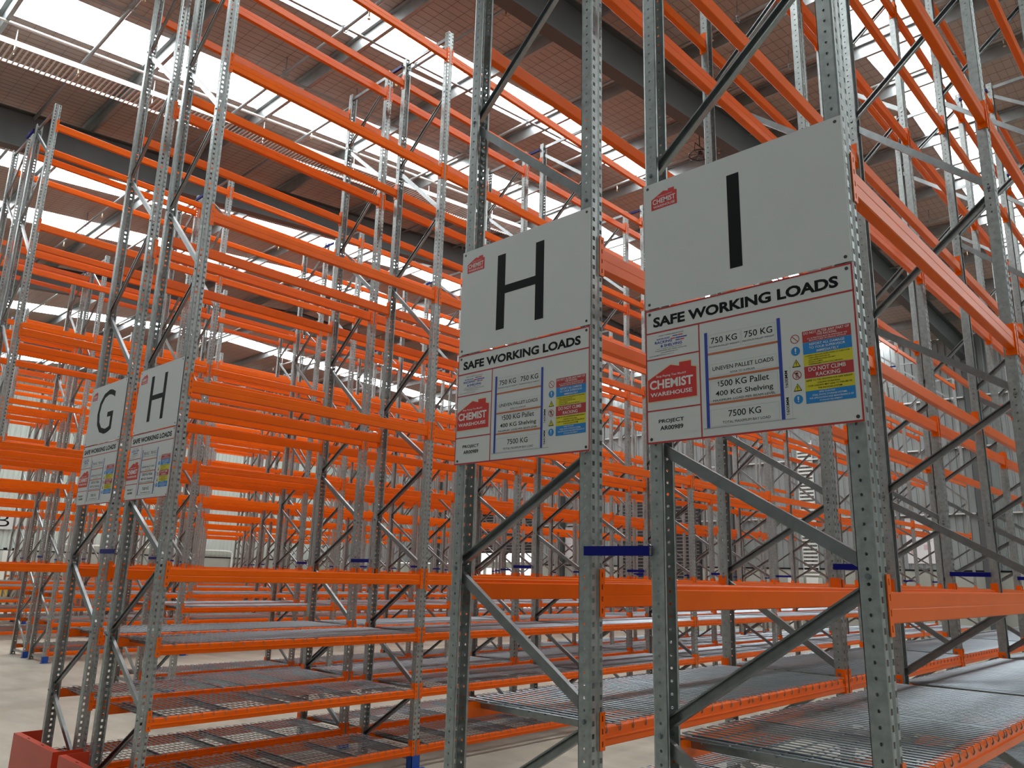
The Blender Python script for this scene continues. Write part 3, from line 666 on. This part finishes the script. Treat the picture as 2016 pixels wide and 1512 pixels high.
    ST = [((2.800, 2.844), M_SRED, M_WHITE, [('DO NOT ALTER ANY PART OF', .03, .97, .70, .92), ('THIS RACKING.', .30, .72, .46, .66), ('ALL ALTERATIONS MUST BE APPROVED BY THE', .1, .92, .25, .37), ('MANUFACTURER OR ORIGINAL INSTALLER', .14, .9, .07, .19)]),
          ((2.754, 2.799), M_STBLUE, M_WHITE, [('REPORT ALL DAMAGE', .14, .86, .70, .90), ('TO YOUR SUPERVISOR', .13, .87, .40, .60), ('IMMEDIATELY', .28, .74, .08, .28)]),
          ((2.709, 2.753), M_YEL, M_BLACK, [('CONDUCT REGULAR INSPECTIONS TO CHECK FOR:', .03, .95, .80, .92), ('CORRECT APPLICATION AND USE.', .1, .55, .60, .71), ('LOADS WITHIN ALLOWABLE SAFE LIMITS', .1, .66, .42, .53), ('ACCIDENTAL DAMAGE', .1, .4, .24, .35), ('OR DISARRANGEMENT OF STRUCTURAL COMPONENTS', .1, .8, .06, .17)]),
          ((2.661, 2.707), M_SRED, M_WHITE, [('DO NOT CLIMB', .09, .85, .56, .90), ('RACKING', .24, .73, .10, .42)]),
          ((2.613, 2.659), M_YEL, M_BLACK, [('REFER TO THE DRAWING FOR SAFE WEIGHT', .03, .97, .78, .92), ('LOADING ON RACKING.', .26, .72, .54, .68), ('OVER LOADING MAY LEAD TO FAILURE OF', .06, .95, .32, .46), ('THE RACKING SYSTEM.', .26, .76, .09, .23)]),
          ((2.566, 2.612), M_STBLUE, M_WHITE, [('REFER TO EN15635', .28, .6, .80, .92), ('STEEL STATIC STORAGE SYSTEMS.', .14, .84, .56, .69), ('THE APPLICATION AND MAINTENANCE OF', .07, .96, .33, .46), ('STORAGE EQUIPMENT', .28, .74, .09, .22)])]
    for (z0, z1), mc, mtx, lines in ST:
        x0, x1 = .697, .877; dx, dz = x1 - x0, z1 - z0
        b = to_sign(rect(x0, x1, Z(z0), Z(z1)), 7).mesh('label', mc)
        tt = to_sign(union(*[text_mb(s, x0 + a * dx, x0 + c * dx, Z(z0) + e * dz, Z(z0) + f * dz, .008) for s, a, c, e, f in lines]), 8).mesh('label text', mtx)
        P.append(('warning_label', b, ('lettering', tt)))
    u, v = (1, 0, 0), (0, 1, 0); x = .668
    for i, z in enumerate((2.821, 2.773, 2.724, 2.680, 2.631, 2.587)):
        c = (x, Z(z), 0); r = .0175
        if i in (0, 3):
            m1 = MB().ring(c, u, v, r * .84, r, 24); seg(m1, (x - r * .62, Z(z) + r * .62), (x + r * .62, Z(z) - r * .62), .003)
            if i == 3:
                m2 = MB(); 
                for xx in (-.004, .004): seg(m2, (x + xx, Z(z) - .012), (x + xx, Z(z) + .011), .0016)
                for k in range(5): seg(m2, (x - .004, Z(z) - .009 + k * .0045), (x + .004, Z(z) - .009 + k * .0045), .0012)
                m2.disc((x - .001, Z(z) + .007, 0), u, v, .0028, 10)
                P.append(('pictogram', to_sign(m1, 8).mesh('picto', M_SRED), ('ladder_figure', to_sign(m2, 7).mesh('fig', M_BLACK))))
            else: P.append(('pictogram', to_sign(m1, 7).mesh('picto', M_SRED), None))
        elif i in (1, 5):
            m1 = MB().disc(c, u, v, r, 24); m2 = MB().face([(x - .002, Z(z) - .003, 0), (x + .002, Z(z) - .003, 0), (x + .003, Z(z) + .011, 0), (x - .003, Z(z) + .011, 0)]).disc((x, Z(z) - .008, 0), u, v, .0024, 10)
            P.append(('pictogram', to_sign(m1, 7).mesh('picto', M_STBLUE), ('exclamation_mark', to_sign(m2, 8).mesh('mark', M_WHITE))))
        else:
            tri = lambda s: [(x, Z(z) + s, 0), (x - s * .95, Z(z) - s * .72, 0), (x + s * .95, Z(z) - s * .72, 0)]
            m1 = MB().face(tri(.0175))
            m2 = MB().face(tri(.0135)); P.append(('pictogram', to_sign(m1, 7).mesh('picto', M_BLACK), ('yellow_field', to_sign(m2, 8).mesh('field', M_YEL))))
            m3 = MB(); seg(m3, (x, Z(z) - .003), (x, Z(z) + .008), .0025); m3.disc((x, Z(z) - .0062, 0), u, v, .0014, 8)
            P.append(('exclamation_mark', to_sign(m3, 9).mesh('mark', M_BLACK), None))
    return P
LOADS = loads_parts()
LPANEL = to_sign(MB().box((0, 0, 0), (.9, .596, .003)), 0).mesh('loads panel', M_PANEL)
def load_sign(loc, lab):
    t = put('load_sign', LPANEL, None, loc); tag(t, lab, 'sign', 'safe working load signs')
    for nm, me, sub in LOADS:
        c = put(nm, me, t)
        if sub: put(sub[0], sub[1], c)
    screws(t, .596)
for ch, r, nm in (('I', 0, 'large'), ('H', 1, 'large'), ('H', 2, 'small'), ('G', 3, 'small')):
    where = {0: 'on the nearest rack end', 1: 'the larger H beside sign I', 2: 'the smaller H beside sign G', 3: 'on the rack end next to the smaller H'}[r]
    letter_sign(ch, (-.001, ROWY[r] + D, 3.080), 'white panel with black letter %s, %s' % (ch, where))
    load_sign((-.001, ROWY[r] + D, 2.478), 'white working loads panel under letter %s, %s' % (ch, where))
t = letter_sign('B', (8.45, YW - .12, 3.5), 'distant white panel with letter B on the pale far wall')
t.rotation_euler = (0, 0, pi / 2); t.scale = (1, 1.5, 1.5)
